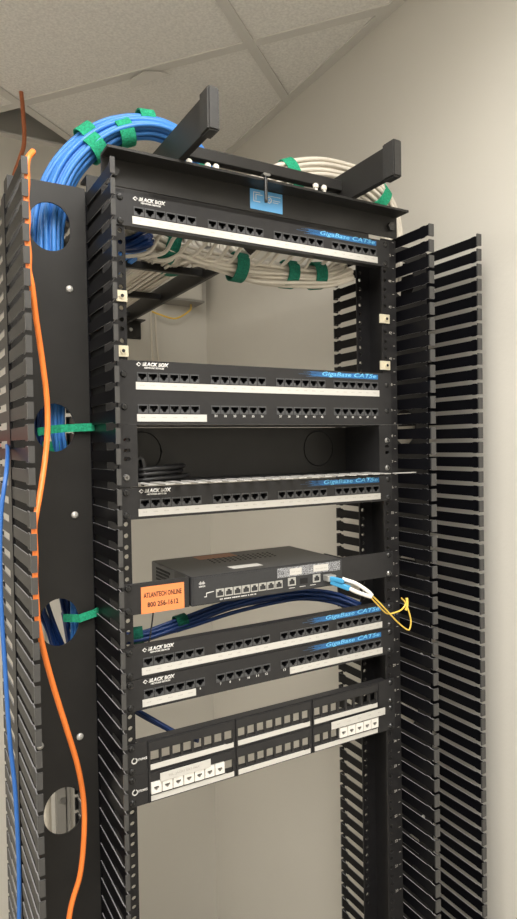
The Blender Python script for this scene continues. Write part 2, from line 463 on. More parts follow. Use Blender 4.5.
port_proto = link('port', jack_mesh(.0142, .0122, None), [M['frame'], M['hole']])
first_port = [True]
def add_port(parent, x, z):
    if first_port[0]:
        first_port[0] = False; port_proto.parent = parent; port_proto.location = (x, 0, z); return
    copy_child(port_proto, parent, (x, 0, z))
GROUPX = [.0281, .1396, .2512, .3606]
PX = [g+.0071+i*.0157 for g in GROUPX for i in range(6)]
def marks(xs, z, y=-.0009):
    bm = bmesh.new(); rnd = random.Random(3)
    for x in xs:
        for q in range(4):
            xx = x-.003+q*.0017+rnd.uniform(-.0003, .0003)
            box(bm, xx, xx+.0009, y-.0001, y, z-.0008, z+.0009*rnd.uniform(.2, 1))
    return bm
def patch_panel(zt, rows, lab, strips, numbers, bright=False, screws=None):
    """zt: top of the face; rows of 24 ports; strips: list of (x0,x1,row)"""
    H = U*rows-.0008
    t = empty('patch_panel', lab, 'patch panel', (0, 0, zt-H), 'network patch panels')
    def L(z): return z+H        # z measured down from the top
    bm = bmesh.new()
    rowz = [-.0222 - r*.0441 for r in range(rows)]
    holes = [(x-.0066, x+.0066, L(z)-.0055, L(z)+.0055) for z in rowz for x in PX]
    grid_plate(bm, 0, .4826, L(-H), L(0), 0, .002, holes)
    box(bm, .018, .4646, .0021, .016, L(0)-.0015, L(0)); box(bm, .018, .4646, .0021, .016, L(-H), L(-H)+.0015)
    link('faceplate', bm, M['panel'], t)
    bm = bmesh.new()
    for z in rowz:
        for g in GROUPX: box(bm, g-.002, g+.0965, .014, .028, L(z)-.014, L(z)+.014)
    link('rear_block', bm, M['hole'], t)
    for z in rowz:
        for x in PX: add_port(t, x, L(z))
    for (x0, x1, r) in strips:
        zz = L(rowz[r]-.0074); 
        s = link('label_strip', bbox(x0, x1, -.0008, -.0001, zz-.0103, zz), M['white'], t)
        link('handwriting', marks([x for x in PX if x0 < x < x1], zz-.0045), M['mark'], s)
    for (r, idx) in numbers:
        bmn = bmesh.new()
        for i in idx:
            tx = text('n', str(r*24+i+1), PX[i], L(rowz[r]-.0108), .0034, M['print'], None, w=.0045 if (r*24+i+1) > 9 else None, bold=.02, align='CENTER', y=-.0002)
            bmn.from_mesh(tx.data); bpy.data.objects.remove(tx)
        link('port_numbers', bmn, M['print'], t)
    # maker's wordmark
    lz = L(-.0078)
    text('wordmark', 'BLACK BOX', .0352, lz, .0056, M['print'], t, w=.0395, bold=.055, shear=.2)
    text('wordmark_subtitle', 'NETWORK SERVICES', .0385, lz-.0033, .0024, M['print'], t, w=.029, bold=.05)
    bm = bmesh.new()
    c = (.0305, lz+.0026)
    prism(bm, [(c[0]-.0036, c[1]), (c[0], c[1]+.003), (c[0]+.0036, c[1]), (c[0]+.0028, c[1]-.0005), (c[0], c[1]+.0018), (c[0]-.002, c[1]), (c[0], c[1]-.0018), (c[0]+.0014, c[1]-.0008), (c[0]+.002, c[1]-.0014), (c[0], c[1]-.003)], 1, -.0004, -.0001)
    link('diamond_mark', bm, M['print'], t)
    # blue speed bar
    bm = bmesh.new(); rnd = random.Random(5)
    bz = L(-.0112)
    for i in range(14):
        z0 = bz+i*.00058; x0 = .285+rnd.uniform(0, .035)+i*.0012
        box(bm, x0, .453, -.0003, -.0001, z0, z0+.00036)
    link('blue_bar_lines', bm, M['bluedim'], t)
    bm = bmesh.new(); rnd = random.Random(9)
    for i in range(11):
        z0 = bz+.0004+i*.0007; x0 = .312+rnd.uniform(0, .05)
        box(bm, x0, .4535, -.0005, -.0002, z0, z0+.00058)
    link('blue_bar', bm, M['blueink'], t)
    text('product_line', 'GigaBase CAT5e', .338, L(-.0112), .0088, M['bluetext'], t, w=.112, bold=.012, shear=.22, y=-.0006)
    for x in (.00885, .47375):
        for z in (screws or ((-.00635, -.0381) if rows == 1 else (-.0175, -.0655))):
            screw(t, x, L(z), bright)
    return t
ALL = (.0258, .4562)
patch_panel(-.0005, 1, 'black 24-port patch panel directly under the rack top bar, topmost panel', [(*ALL, 0)], [])
patch_panel(-.2262, 2, 'black double-height 48-port patch panel with two rows of ports', [(*ALL, 0), (.0265, .132, 1)], [(1, range(6, 24))], screws=(-.0195, -.0640))
patch_panel(-.4012, 1, 'black 24-port patch panel directly under the open cable tray', [(*ALL, 0)], [])
patch_panel(-.6222, 1, 'black 24-port patch panel under the blue cable bundle, fully labelled strip', [(*ALL, 0)], [])
patch_panel(-.6667, 1, 'black 24-port patch panel whose white strip leaves numbers 6 to 13 bare', [(.0258, .1065, 0), (.2680, .4562, 0)], [(0, range(5, 13))])

# ---------------------------------------------------------------- keystone panels
ks_w = .0165
SECX = [.0354, .1735, .3125]
jack = link('keystone_jack', jack_mesh(.0150, .0162, None, sc=.62, zoff=-.0012, front=-.0035, body=.012, depth=.004), [M['keystone'], M['mark']])
first = [True]
def keystone_panel(zt, lab, jacks, tape):
    H = U-.0006
    t = empty('keystone_panel', lab, 'patch panel', (0, 0, zt-H), 'keystone patch panels')
    L = lambda z: z+H
    cells = [(sx+.0006+i*ks_w, sx+.0006+i*ks_w+.0132) for sx in SECX for i in range(8)]
    bm = bmesh.new()
    hz0, hz1 = L(-.0322), L(-.0160)
    holes = [(a, b, hz0, hz1) for a, b in cells]
    grid_plate(bm, 0, .4826, 0, H, 0, .002, holes)
    box(bm, .018, .4646, .0021, .014, H-.0015, H); box(bm, .018, .4646, .0021, .014, 0, .0015)
    for a, b in cells:       # short sleeves behind the openings
        box(bm, b+.0006, b+.0016, .0021, .0055, hz0, hz1)
    box(bm, .034, .446, .0021, .005, hz1, hz1+.0012); box(bm, .034, .446, .0021, .009, hz0-.0012, hz0)
    for sx in SECX: box(bm, sx-.0034, sx-.0022, -.0025, -.0001, .001, H-.001)
    box(bm, .4450, .4462, -.0025, -.0001, .001, H-.001)
    for sx in SECX:
        box(bm, sx-.0020, sx+.1315, -.0022, -.0001, L(-.0140), L(-.0020))
    link('faceplate', bm, M['panel'], t)
    for sx in SECX:
        link('label_strip', bbox(sx, sx+.1305, -.0014, -.0002, L(-.0418), L(-.0345)), M['white'], t)
        bm = bmesh.new(); box(bm, sx+.118, sx+.128, -.0016, -.0002, L(-.0344), L(-.0328)); link('latch', bm, M['dscrew'], t)
    for i in jacks:
        a, b = cells[i]
        if first[0]:
            first[0] = False; jack.parent = t; jack.location = ((a+b)/2, 0, (hz0+hz1)/2+.001)
        else: copy_child(jack, t, ((a+b)/2, 0, (hz0+hz1)/2+.001))
    for (x0, x1, z0, z1, words, wx, wh) in tape:
        bm = bmesh.new(); P = [(x0, L(z0)-.0075), (x1, L(z1)-.0075), (x1, L(z1)+.0045), (x0, L(z0)+.0045)]
        prism(bm, P, 1, -.0045, -.0037); s = link('label_tape', bm, M['white'], t)
        r = math.atan2(z1-z0, x1-x0)
        if words: text('faint_print', words, x0+.012, L(z0)-.0035, .0040, M['mark'], s, w=(x1-x0)-.030, y=-.0046, rot=r)
        else: link('handwriting', marks([x0+.014+i*.0215 for i in range(5)], L((z0+z1)/2)-.001, -.0046), M['mark'], s)
    bm = bmesh.new()
    n = 28; c = (.0125, L(-.0235))
    for i in range(n):
        a0_, a1_ = 2*math.pi*i/n, 2*math.pi*(i+1)/n
        if 5 <= i <= 6: continue
        pts = [(c[0]+r*math.cos(a), c[1]+r*math.sin(a)) for r, a in ((.0028, a0_), (.0043, a0_), (.0043, a1_), (.0028, a1_))]
        prism(bm, pts, 1, -.0004, -.0001)
    link('wordmark_ring', bm, M['print'], t)
    text('wordmark', 'RTRONICS', .0172, c[1]-.0016, .0036, M['print'], t, w=.0135, bold=.05)
    for x in (.00885, .47375):
        for z in (-.00635, -.0381): screw(t, x, L(z))
    return t
keystone_panel(-.7552, 'black keystone panel with three sections of empty openings, upper of two', [], [])
keystone_panel(-.7992, 'lowest black keystone panel with white jacks and white label tapes', list(range(7))+[19, 20, 21, 22, 23],
               [(.0480, .1262, -.0090, -.0085, 'TEL. JACKS EXT FAX', 0, 0), (.3440, .4572, -.0052, -.0050, '', 0, 0)])

# ---------------------------------------------------------------- open cable tray (2U)
tr = empty('cable_tray', 'black open horizontal cable tray with slotted edges, between patch panels', 'cable tray', (0, 0, -.4000))
H = .0855; 
def ear(bm, x0, x1, cx, hz):
    zz = sorted(hz); lo = 0
    for i, z in enumerate(zz):
        hi = (z+zz[i+1])/2 if i+1 < len(zz) else H
        hole_cell(bm, x0, x1, lo, hi, 0, .002, cx, z, .0048, .0028, n=12); lo = hi
bm = bmesh.new(); ear(bm, 0, .0250, .0115, [.0385, .0500, .0645]); link('mounting_ear', bm, M['panel'], tr); bm = bmesh.new(); ear(bm, .4570, .4826, .4720, [.0385, .0480])
link('mounting_ear', bm, M['panel'], tr)
for a, b in ((.0250, .0266), (.4554, .4570)): link('side_wall', bbox(a, b, 0, .094, 0, H), M['panel'], tr)
bm = bmesh.new(); box(bm, .0266, .4554, .094, .0955, .0015, H-.0015)
link('back_panel', bm, M['plate'], tr)
bm = bmesh.new(); sweep(bm, [Vector((.066+.031*math.cos(a), .0935, .047+.031*math.sin(a))) for a in [2*math.pi*i/40 for i in range(41)]], .0011, 6); link('knockout_ring', bm, M['hole'], tr, smooth=True)
bm = bmesh.new(); sweep(bm, [Vector((.395+.031*math.cos(a), .0935, .047+.031*math.sin(a))) for a in [2*math.pi*i/40 for i in range(41)]], .0011, 6); link('knockout_ring', bm, M['hole'], tr, smooth=True)
def slotted(z0, z1, y_front):
    bm = bmesh.new(); y1 = .020 if z0 > .01 else -.010
    if z0 > .01: box(bm, .0266, .4554, y1+.03, .0938, z0, z1)
    n = 24 if z0 > .01 else 18; w = (.4554-.0266)/n
    for i in range(n):
        x = .0266+i*w
        P = [(x, y1+.03), (x+w*.55, y1+.03), (x+w*.55, y_front), (x, y_front)]
        prism(bm, P, 2, z0, z1)
    if z0 > .01: box(bm, .004, .478, y_front-.0016, y_front, z0, z1)
    return bm
bcm = slotted(.0036, .0048, -.041); box(bcm, .4554, .500, -.041, -.032, .0036, .0048); link('bottom_plate', bbox(.0266, .4554, .0201, .0938, .0034, .0048), M['panel'], tr)
link('bottom_comb', bcm, M['comb'], tr)
link('top_comb', slotted(H-.0008, H-.0002, -.030), M['tip'], tr)
screw(tr, .0100, .0130, True); screw(tr, .4725, .0590, True); screw(tr, .4725, .0120, True)
bc = empty('black_cord', 'loose black cord coiled in the left end of the open cable tray', 'cord', (.07, .05, -.3985))
for k, (h, l) in enumerate(((.005, .036), (.013, .026), (.020, .030))):
    tube('loop', [(-.035, .02, h-.003), (-.03, -.012, h), (.0, -.02, h+.002), (l, -.005, h+.002), (l+.02, .012, h+.004), (.02, .02, h+.002)], .0034, M['black'], bc, n=8)
bm = bmesh.new(); sweep(bm, catmull([(-.036, -.005, .0), (-.036, -.01, .03), (-.026, -.012, .036), (-.022, -.012, .01), (-.024, -.008, .0)], 24), .002, rx=.007, ref=(0, 1, 0)); link('strap', bm, M['black'], bc)

# ---------------------------------------------------------------- network switch
sw = empty('network_switch', 'dark grey compact network switch mounted between ears, orange label at its left', 'network switch', (.1005, 0, -.5762))
SWW, SWH, SWD = .2700, .0425, .158
bm = bmesh.new(); box(bm, 0, SWW, -.004, SWD, 0, SWH); bmesh.ops.bevel(bm, geom=bm.edges[:], offset=.0012, segments=2, affect='EDGES')
link('housing', bm, M['switch'], sw)
bm = bmesh.new()
for iy in range(14):
    for iz in range(5):
        y = .060+iy*.0056; z = .010+iz*.0056
        if y < .09-iz*.004: continue
        box(bm, -.0004, .001, y, y+.0034, z, z+.0034)
link('side_vents', bm, M['vent'], sw)
bm = bmesh.new()
for iy in range(4):
    for ix in range(13):
        x = .075+ix*.0095+iy*.002; y = .078+iy*.012
        prism(bm, [(x, y), (x+.004, y), (x+.006, y+.006), (x+.002, y+.006)], 2, SWH-.0002, SWH+.0002)
link('top_vents', bm, M['vent'], sw)
link('front_bezel', bbox(.004, SWW-.002, -.0050, -.0042, .002, SWH-.002), M['switch'], sw)
for i in range(8):
    x = .0450+i*.01445
    bm = jack_mesh(.0128, .0118, None, tout=[(-.0048, -.0042), (.0048, -.0042), (.0048, .0018), (.0024, .0018), (.0024, .0042), (-.0024, .0042), (-.0024, .0018), (-.0048, .0018)], front=-.0065, body=-.0042, depth=-.0043)
    link('ethernet_port', bm, [M['silver'], M['hole']], sw, loc=(x, 0, .0150))
for x in (.1700, .2170):
    bm = jack_mesh(.0142, .0128, None, tout=[(-.0048, -.0042), (.0048, -.0042), (.0048, .0018), (.0024, .0018), (.0024, .0042), (-.0024, .0042), (-.0024, .0018), (-.0048, .0018)], front=-.0065, body=-.0042, depth=-.0043)
    link('uplink_port', bm, [M['silver'], M['hole']], sw, loc=(x, 0, .0165))
bm = bmesh.new(); box(bm, .1860, .2000, -.0056, -.0049, .0105, .0195); link('fibre_slot', bm, M['hole'], sw)
bm = bmesh.new(); box(bm, .2300, .2460, -.020, -.0049, .0110, .0205); bmesh.ops.bevel(bm, geom=bm.edges[:], offset=.0008, affect='EDGES'); link('fibre_transceiver', bm, M['silver'], sw)
link('speckled_tape', bbox(.1440, .2640, -.0058, -.0051, .0245, .0395), M['speckle'], sw)
link('cream_label', bbox(.1665, .1885, -.0063, -.0059, .0265, .0370), M['white'], sw)
link('cream_label', bbox(.2110, .2400, -.0063, -.0059, .0270, .0375), M['white'], sw)
link('handwriting', marks([.173, .182, .218, .226, .234], .0315, -.0064), M['mark'], sw)
bm = bmesh.new()
for i, hgt in enumerate((.002, .0038, .0056, .0038, .002, .0038, .0056, .0038, .002)):
    box(bm, .0120+i*.0011, .01255+i*.0011, -.0053, -.0049, .0315-hgt*.2, .0315+hgt*.7)
link('logo_bars', bm, M['print'], sw)
text('logo', 'cisco', .0118, .0265, .0030, M['print'], sw, w=.0100, y=-.0051, bold=.02)
bm = bmesh.new(); prism(bm, [(.020, .0115), (.0240, .0115), (.0240, .0165), (.0355, .0180), (.0355, .0188), (.0232, .0176), (.0232, .0124), (.020, .0124)], 1, -.0053, -.0049); link('mode_mark', bm, M['print'], sw)
bm = bmesh.new(); rnd = random.Random(2); x = .045
while x < .104:
    w = rnd.uniform(.0012, .003); box(bm, x, x+w, -.0053, -.0050, .0045, .0061); x += w+.0006+(.0015 if rnd.random() < .2 else 0)
for x in (.165, .185, .205):
    box(bm, x, x+.011, -.0053, -.0050, .0060, .0068)
link('small_print', bm, M['print'], sw)
link('white_label', bbox(.080, .132, .018, .038, SWH, SWH+.0004), M['white'], sw)
link('tan_label', bbox(.070, .140, .118, .150, SWH, SWH+.0004), M['tan'], sw)
# mounting ears
bm = bmesh.new(); box(bm, -.1005, -.0012, 0, .0024, -.0005, .0430); box(bm, -.0036, -.0012, .0024, .05, -.0005, .0430)
bmesh.ops.bevel(bm, geom=bm.edges[:], offset=.0004, affect='EDGES'); link('mounting_ear', bm, M['panel'], sw)
bm = bmesh.new(); box(bm, SWW+.0012, .3821, 0, .0024, .0, .0430); box(bm, SWW+.0012, SWW+.0036, .0024, .05, .0, .0430); link('mounting_ear', bm, M['panel'], sw)
screw(sw, .00885-.1005, .0370); screw(sw, .00885-.1005, .0052); screw(sw, .47375-.1005, .0370); screw(sw, .47375-.1005, .0052, True)
ol = empty('orange_label', 'orange label with black phone number print, left ear of network switch', 'label', (.0593, -.0001, -.5585))
link('sheet', bbox(-.0325, .0318, -.0006, 0, -.0185, .0190), M['olabel'], ol)
text('name_print', 'ATLANTECH ONLINE', -.0288, .0035, .0072, M['ink'], ol, w=.0565, bold=.018, y=-.0007)
text('phone_print', '800 256-1612', -.0235, -.0100, .0072, M['ink'], ol, w=.0460, bold=.018, y=-.0007)
tag(tube('thin_black_wire', [(.049, .012, -.577), (.046, .013, -.60), (.042, .014, -.622), (.041, .03, -.64)], .0011, M['black'], n=6), 'thin black wire hanging below the orange label', 'wire')

# fibre patch cord
fc = empty('fibre_cord', 'yellow fibre cord with blue and white connectors, plugged into the network switch', 'fibre cord', (.338, -.02, -.56))
P0 = Vector((-.338, .02, .56))
def ft(name, pts, r, m, n=8): return tube(name, [Vector(p)+P0 for p in pts], r, m, fc, n)
def fb(name, a, b, w, h, m):
    bm = bmesh.new(); a = Vector(a)+P0; b = Vector(b)+P0; sweep(bm, [a, b], h, rx=w, ref=(0, 0, 1))
    bmesh.ops.bevel(bm, geom=bm.edges[:], offset=.0012, affect='EDGES'); return link(name, bm, m, fc)
fb('blue_connector', (.336, -.018, -.5600), (.346, -.040, -.5625), .0034, .0032, M['bluelc'])
fb('blue_connector', (.337, -.018, -.5655), (.353, -.046, -.5735), .0040, .0036, M['bluelc'])
ft('white_boot', [(.346, -.036, -.5590), (.362, -.050, -.5660), (.378, -.058, -.578), (.386, -.060, -.5860)], .0030, M['ledw'])
ft('white_boot', [(.352, -.044, -.5730), (.362, -.052, -.5790), (.376, -.058, -.5850), (.384, -.060, -.5880)], .0032, M['ledw'])
ft('yellow_fibre', [(.384, -.060, -.5845), (.400, -.058, -.598), (.420, -.055, -.616), (.446, -.052, -.640), (.466, -.052, -.655), (.472, -.052, -.653), (.474, -.052, -.640), (.470, -.050, -.622), (.468, -.046, -.612)], .0013, M['yellow'])
ft('yellow_fibre', [(.382, -.059, -.5870), (.398, -.057, -.602), (.416, -.052, -.617), (.428, -.050, -.6235), (.446, -.050, -.6230), (.460, -.048, -.6200), (.468, -.046, -.6120), (.474, -.03, -.6080)], .0013, M['yellow'])
ft('knot', [(.468, -.047, -.624), (.470, -.048, -.614), (.471, -.046, -.604)], .0023, M['yellow'])

# ---------------------------------------------------------------- vertical cable managers
PITCH = .0258
def finger_mesh(side, tipw, rear=False, hb=.0078):
    """blade in the YZ plane at x=0; origin at the spine; side: +1 flange to +X"""
    bm = bmesh.new()
    pts = [(0, hb), (-.110, hb), (-.1140, .0100), (-.1205, .0100), (-.1240, .0088), (-.1310, .0088)]
    pts = pts+[(y, -z) for y, z in reversed(pts)]
    if rear: pts = [(-y, z) for y, z in pts]
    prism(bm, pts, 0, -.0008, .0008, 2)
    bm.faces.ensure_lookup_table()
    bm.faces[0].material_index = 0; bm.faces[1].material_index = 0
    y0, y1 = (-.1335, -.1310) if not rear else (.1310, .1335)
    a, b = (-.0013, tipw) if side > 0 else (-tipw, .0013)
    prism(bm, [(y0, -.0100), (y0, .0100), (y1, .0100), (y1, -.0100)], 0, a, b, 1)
    return bm
def manager(label, xl, xr, zl, zr, tl, tr_, px0, px1):
    zb = FLOOR+.02; zt = .0205
    t = empty('vertical_cable_manager', label, 'cable manager', ((xl+xr)/2, .0625, FLOOR), 'vertical cable managers')
    off = Vector((-(xl+xr)/2, -.0625, -FLOOR))
    bm = bmesh.new()
    cx = (px0+px1)/2
    if px0 < 0: cx = -.0705
    hz = [-.040, -.3165, -.588, -.8545, -1.126, -1.397, -1.668]
    top = zt
    for z in hz:
        lo = z-.1356
        hole_cell(bm, px0, px1, lo, top, .0625, .0655, cx, z, .0275, .0333, n=44, oval=z < -.1); top = lo
    box(bm, px0, px1, .0625, .0655, zb, top)
    box(bm, px0, px0+.002, .0655, .090, zb, zt); box(bm, px1-.002, px1, .0655, .090, zb, zt)
    link('back_plate', bm, M['plate'], t, loc=off, smooth=False)
    for z in (-.123, -.4395, -.755, -1.07):
        for x in ((px1-.0245), (px0+.0245)):
            if x < cx and z > -.7: continue
            bm = bmesh.new(); disc_y(bm, x, z, .0605, .0625, .0052, .0042, n=18, dome=.0014)
            link('rivet', bm, M['rivet'], t, loc=off, smooth=True)
    box_n = 83
    for (x, z0, side, tw) in ((xl, zl, 1, tl), (xr, zr, -1, tr_)):
        bm = bmesh.new(); box(bm, x-.0016, x+.0016, .0635, .0900, zb, z0+.012)
        link('finger_spine', bm, M['finger'], t, loc=off)
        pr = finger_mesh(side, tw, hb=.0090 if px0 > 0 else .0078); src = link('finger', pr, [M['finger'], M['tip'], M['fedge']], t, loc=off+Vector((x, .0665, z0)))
        nvis = 44
        for k in range(1, nvis):
            o = src.copy(); C.objects.link(o); o.parent = t; o.location = off+Vector((x, .0665, z0-k*PITCH))
        rest = bmesh.new()
        nt_ = int((z0-zb-.02)/PITCH)
        me_f = src.data
        for k in range(nvis, nt_):
            b2 = bmesh.new(); b2.from_mesh(me_f); bmesh.ops.translate(b2, vec=(x, .0665, z0-k*PITCH), verts=b2.verts[:])
            tmp = bpy.data.meshes.new('x'); b2.to_mesh(tmp); b2.free(); rest.from_mesh(tmp); bpy.data.meshes.remove(tmp)
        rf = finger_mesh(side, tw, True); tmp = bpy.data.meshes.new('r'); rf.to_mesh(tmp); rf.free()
        for k in range(0, nt_):
            b2 = bmesh.new(); b2.from_mesh(tmp); bmesh.ops.translate(b2, vec=(x, .0665, z0-k*PITCH), verts=b2.verts[:])
            t2 = bpy.data.meshes.new('x'); b2.to_mesh(t2); b2.free(); rest.from_mesh(t2); bpy.data.meshes.remove(t2)
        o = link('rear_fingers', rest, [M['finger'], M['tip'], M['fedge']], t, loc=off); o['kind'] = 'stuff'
    return t
manager('tall black vertical cable manager left of the rack, orange cable on it', -.1275, -.0195, -.0165, .0045, .006, .0045, -.1250, -.0215)
manager('tall black vertical cable manager right of the rack', .5115, .6320, .0050, .0050, .0090, .0090, .5140, .6295)

# ---------------------------------------------------------------- cable ladder over the rack
ld = empty('cable_ladder', 'black overhead cable ladder running from the rack top to the back wall', 'cable ladder', (.24, .5, .046))
def lp(name, bm, m, **k): return link(name, bm, m, ld, loc=(-.24, -.5, -.046), **k)
RL, RR = .088, .385
for x in (RL, RR):
    lp('side_rail', bbox(x-.005, x+.005, -.118, 1.150, .0465, .0945, .001), M['plate'])
    e = lp('end_cap', bbox(x-.0082, x+.0082, -.132, -.106, .0435, .0975, .0022, 2), M['cap'], smooth='auto')
for y in (.002, .285, .545, .815, 1.08):
    lp('rung', bbox(RL+.005, RR-.005, y-.007, y+.007, .056+(.010 if y < .1 else 0), .072+(.011 if y < .1 else 0), .001), M['plate'])
br = empty('wall_bracket', 'black angle bracket with a steel screw holding the ladder at the back wall', 'bracket', (.415, WY, .05))
link('angle', bbox(-.06, .03, -.004, 0, -.045, .012, .002), M['plate'], br)
link('shelf', bbox(-.06, .03, -.05, -.004, .008, .012, .001), M['plate'], br)
bm = bmesh.new(); disc_y(bm, -.005, -.015, -.008, -.004, .006, n=12, dome=.001); link('bolt', bm, M['screw'], br)

# ---------------------------------------------------------------- cable bundles
def pack(n, a, b, r, rnd):
    """points inside an ellipse a x b, hexagonal, centre outwards"""
    pts = []; s = r*2.05
    for i in range(-12, 13):
        for j in range(-12, 13):
            x = (i+.5*(j % 2))*s; y = j*s*.87
            pts.append(((x/a)**2+(y/b)**2, x, y))
    pts.sort(); return [(x, y) for _, x, y in pts[:n]]
def bundle(name, ctrl, n, a, b, r, m, ref, label, group, samples=60, jitter=.0012, twist=.35, sq=None, phase=0):
    rnd = random.Random(len(ctrl)*7+n)
    cen = catmull(ctrl, samples)
    T = [(cen[min(i+1, samples-1)]-cen[max(i-1, 0)]).normalized() for i in range(samples)]
    N = Vector(ref); fr = []
    for t in T:
        N = (N-t*N.dot(t)).normalized(); fr.append((N, t.cross(N)))
    for k, (x, y) in enumerate(pack(n, a, b, r, rnd)):
        p1, p2, f1, f2 = [rnd.uniform(0, 6.28) for _ in range(2)]+[rnd.uniform(1, 2.6) for _ in range(2)]
        path = []
        for i in range(samples):
            s = i/(samples-1); an = twist*math.sin(s*3.1+phase)
            q = sq(s) if sq else 1
            u = x*math.cos(an)-y*math.sin(an); v = x*math.sin(an)+y*math.cos(an)
            u = (u*q+jitter*math.sin(p1+f1*6.28*s)); v = (v*q+jitter*math.sin(p2+f2*6.28*s))
            path.append(cen[i]+fr[i][0]*u+fr[i][1]*v)
        bm = bmesh.new(); sweep(bm, path, r, 8)
        tag(link(name, bm, m, smooth=True), label, 'cable', group)
    return cen, fr, T
def strap(cen, fr, T, s, a, b, lab, w=.010, m=None, grp='green cable straps'):
    i = int(s*(len(cen)-1)); c = cen[i]; N, B = fr[i]
    bm = bmesh.new(); rings = []
    n = 28
    for k in range(n):
        an = 2*math.pi*k/n; c1, s1 = math.cos(an), math.sin(an)
        rr = [bm.verts.new(c+N*c1*(a+o)+B*s1*(b+o)+T[i]*h) for o, h in ((0, -w), (.0018, -w), (.0018, w), (0, w))]
        rings.append(rr)
    for k in range(n):
        p, q = rings[k], rings[(k+1) % n]
        for e in range(4): bm.faces.new((p[e], q[e], q[(e+1) % 4], p[(e+1) % 4]))
    # loose tail end
    return tag(link('velcro_strap', bm, m or M['velcro'], smooth='auto'), lab, 'strap', grp)
# blue bundle: ladder -> over the left rail -> down the left manager
blue_ctrl = [(.190, 1.10, .094), (.195, .75, .092), (.197, .42, .090), (.198, .22, .084), (.190, .118, .098), (.152, .098, .131), (.090, .096, .145), (.024, .102, .124), (-.030, .110, .072), (-.058, .116, .010), (-.066, .118, -.06), (-.064, .120, -.16), (-.060, .122, -.235)]
cb = bundle('blue_network_cable', blue_ctrl, 30, .031, .0165, .0037, M['blue'], (0, 0, 1), 'blue network cable in the big bundle arching over the rack top left', 'blue cables in the top left arch', samples=96, jitter=.0016, twist=.35)
def half(b, o):
    return ([c+f[0]*o for c, f in zip(b[0], b[1])], b[1], b[2])
OUT, INN = half(cb, .013), half(cb, -.013)
strap(*OUT, .615, .0185, .0185, 'green strap on the blue cable arch, leftmost on its outer edge', w=.0115)
strap(*INN, .625, .0185, .0185, 'green strap on the blue cable arch, lowest on its inner side', w=.0115)
strap(*INN, .565, .0185, .0185, 'green strap on the blue cable arch, inner side next to the ladder rail', w=.0115)
strap(*OUT, .515, .0185, .0185, 'green strap on the blue cable arch, topmost on its outer edge', w=.0115)
strap(*cb, .375, .031, .019, 'green strap on the blue cable arch, right end behind the ladder rail', w=.008)
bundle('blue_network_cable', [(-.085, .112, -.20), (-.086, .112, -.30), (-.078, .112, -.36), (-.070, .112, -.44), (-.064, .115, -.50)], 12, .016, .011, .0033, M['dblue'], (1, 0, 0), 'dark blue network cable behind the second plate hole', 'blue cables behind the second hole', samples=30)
bundle('blue_network_cable', [(-.058, .095, -.22), (-.060, .092, -.31), (-.057, .092, -.345), (-.052, .10, -.42), (-.036, .112, -.50), (-.0335, .112, -.58), (-.034, .112, -.66), (-.036, .112, -.80)], 6, .009, .009, .0033, M['blue'], (1, 0, 0), 'blue network cable hanging behind the second and third plate holes', 'blue cables between the second and third hole', samples=50)
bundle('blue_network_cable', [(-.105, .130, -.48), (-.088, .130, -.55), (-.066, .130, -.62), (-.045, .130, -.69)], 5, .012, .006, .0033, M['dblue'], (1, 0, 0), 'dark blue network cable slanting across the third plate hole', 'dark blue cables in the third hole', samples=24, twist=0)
tag(tube('white_conduit', [(-.030, .40, FLOOR+.01), (-.030, .40, -.6), (-.030, .40, -.2)], .008, M['cream'], n=12), 'white pipe standing behind the second plate hole', 'pipe')
# blue cables going to the panels
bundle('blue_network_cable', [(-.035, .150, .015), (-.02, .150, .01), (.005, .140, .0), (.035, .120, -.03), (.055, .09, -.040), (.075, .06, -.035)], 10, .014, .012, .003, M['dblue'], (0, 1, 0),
       'dark blue cable reaching behind the left end of the topmost patch panel', 'blue cables behind the topmost panel', samples=30)
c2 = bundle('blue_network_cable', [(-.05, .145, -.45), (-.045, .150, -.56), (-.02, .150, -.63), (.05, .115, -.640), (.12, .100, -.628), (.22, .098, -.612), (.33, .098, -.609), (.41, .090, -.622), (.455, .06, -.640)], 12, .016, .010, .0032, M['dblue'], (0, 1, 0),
       'dark blue cable in the bundle lying under the network switch', 'blue cables under the switch', samples=60, jitter=.003)
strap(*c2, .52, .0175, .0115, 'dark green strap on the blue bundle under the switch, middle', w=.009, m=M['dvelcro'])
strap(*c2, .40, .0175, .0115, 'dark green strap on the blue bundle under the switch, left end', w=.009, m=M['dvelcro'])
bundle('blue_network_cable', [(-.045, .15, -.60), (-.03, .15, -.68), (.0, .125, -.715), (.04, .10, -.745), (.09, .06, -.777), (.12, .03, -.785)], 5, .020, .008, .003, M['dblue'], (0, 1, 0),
       'dark blue cable slanting down behind the upper keystone panel', 'blue cables behind the keystone panels', samples=30, twist=0)
# white bundle: ladder -> over the right rail -> down the right manager
white_ctrl = [(.285, 1.10, .092), (.285, .75, .090), (.280, .42, .088), (.280, .22, .096), (.326, .115, .116), (.385, .10, .137), (.450, .10, .145), (.520, .10, .137), (.568, .105, .104), (.588, .110, .045), (.586, .116, -.05), (.578, .116, -.25), (.57, .116, -.5)]
cw = bundle('white_network_cable', white_ctrl, 26, .026, .0155, .0037, M['cream'], (0, 0, 1), 'white network cable in the bundle arching over the rack top right', 'white cables in the top right arch', samples=96, jitter=.0018, twist=.4)
strap(*cw, .375, .029, .019, 'green strap on the white cable arch, at its left end')
strap(*cw, .635, .029, .019, 'green strap on the white cable arch, right of the ladder end cap')
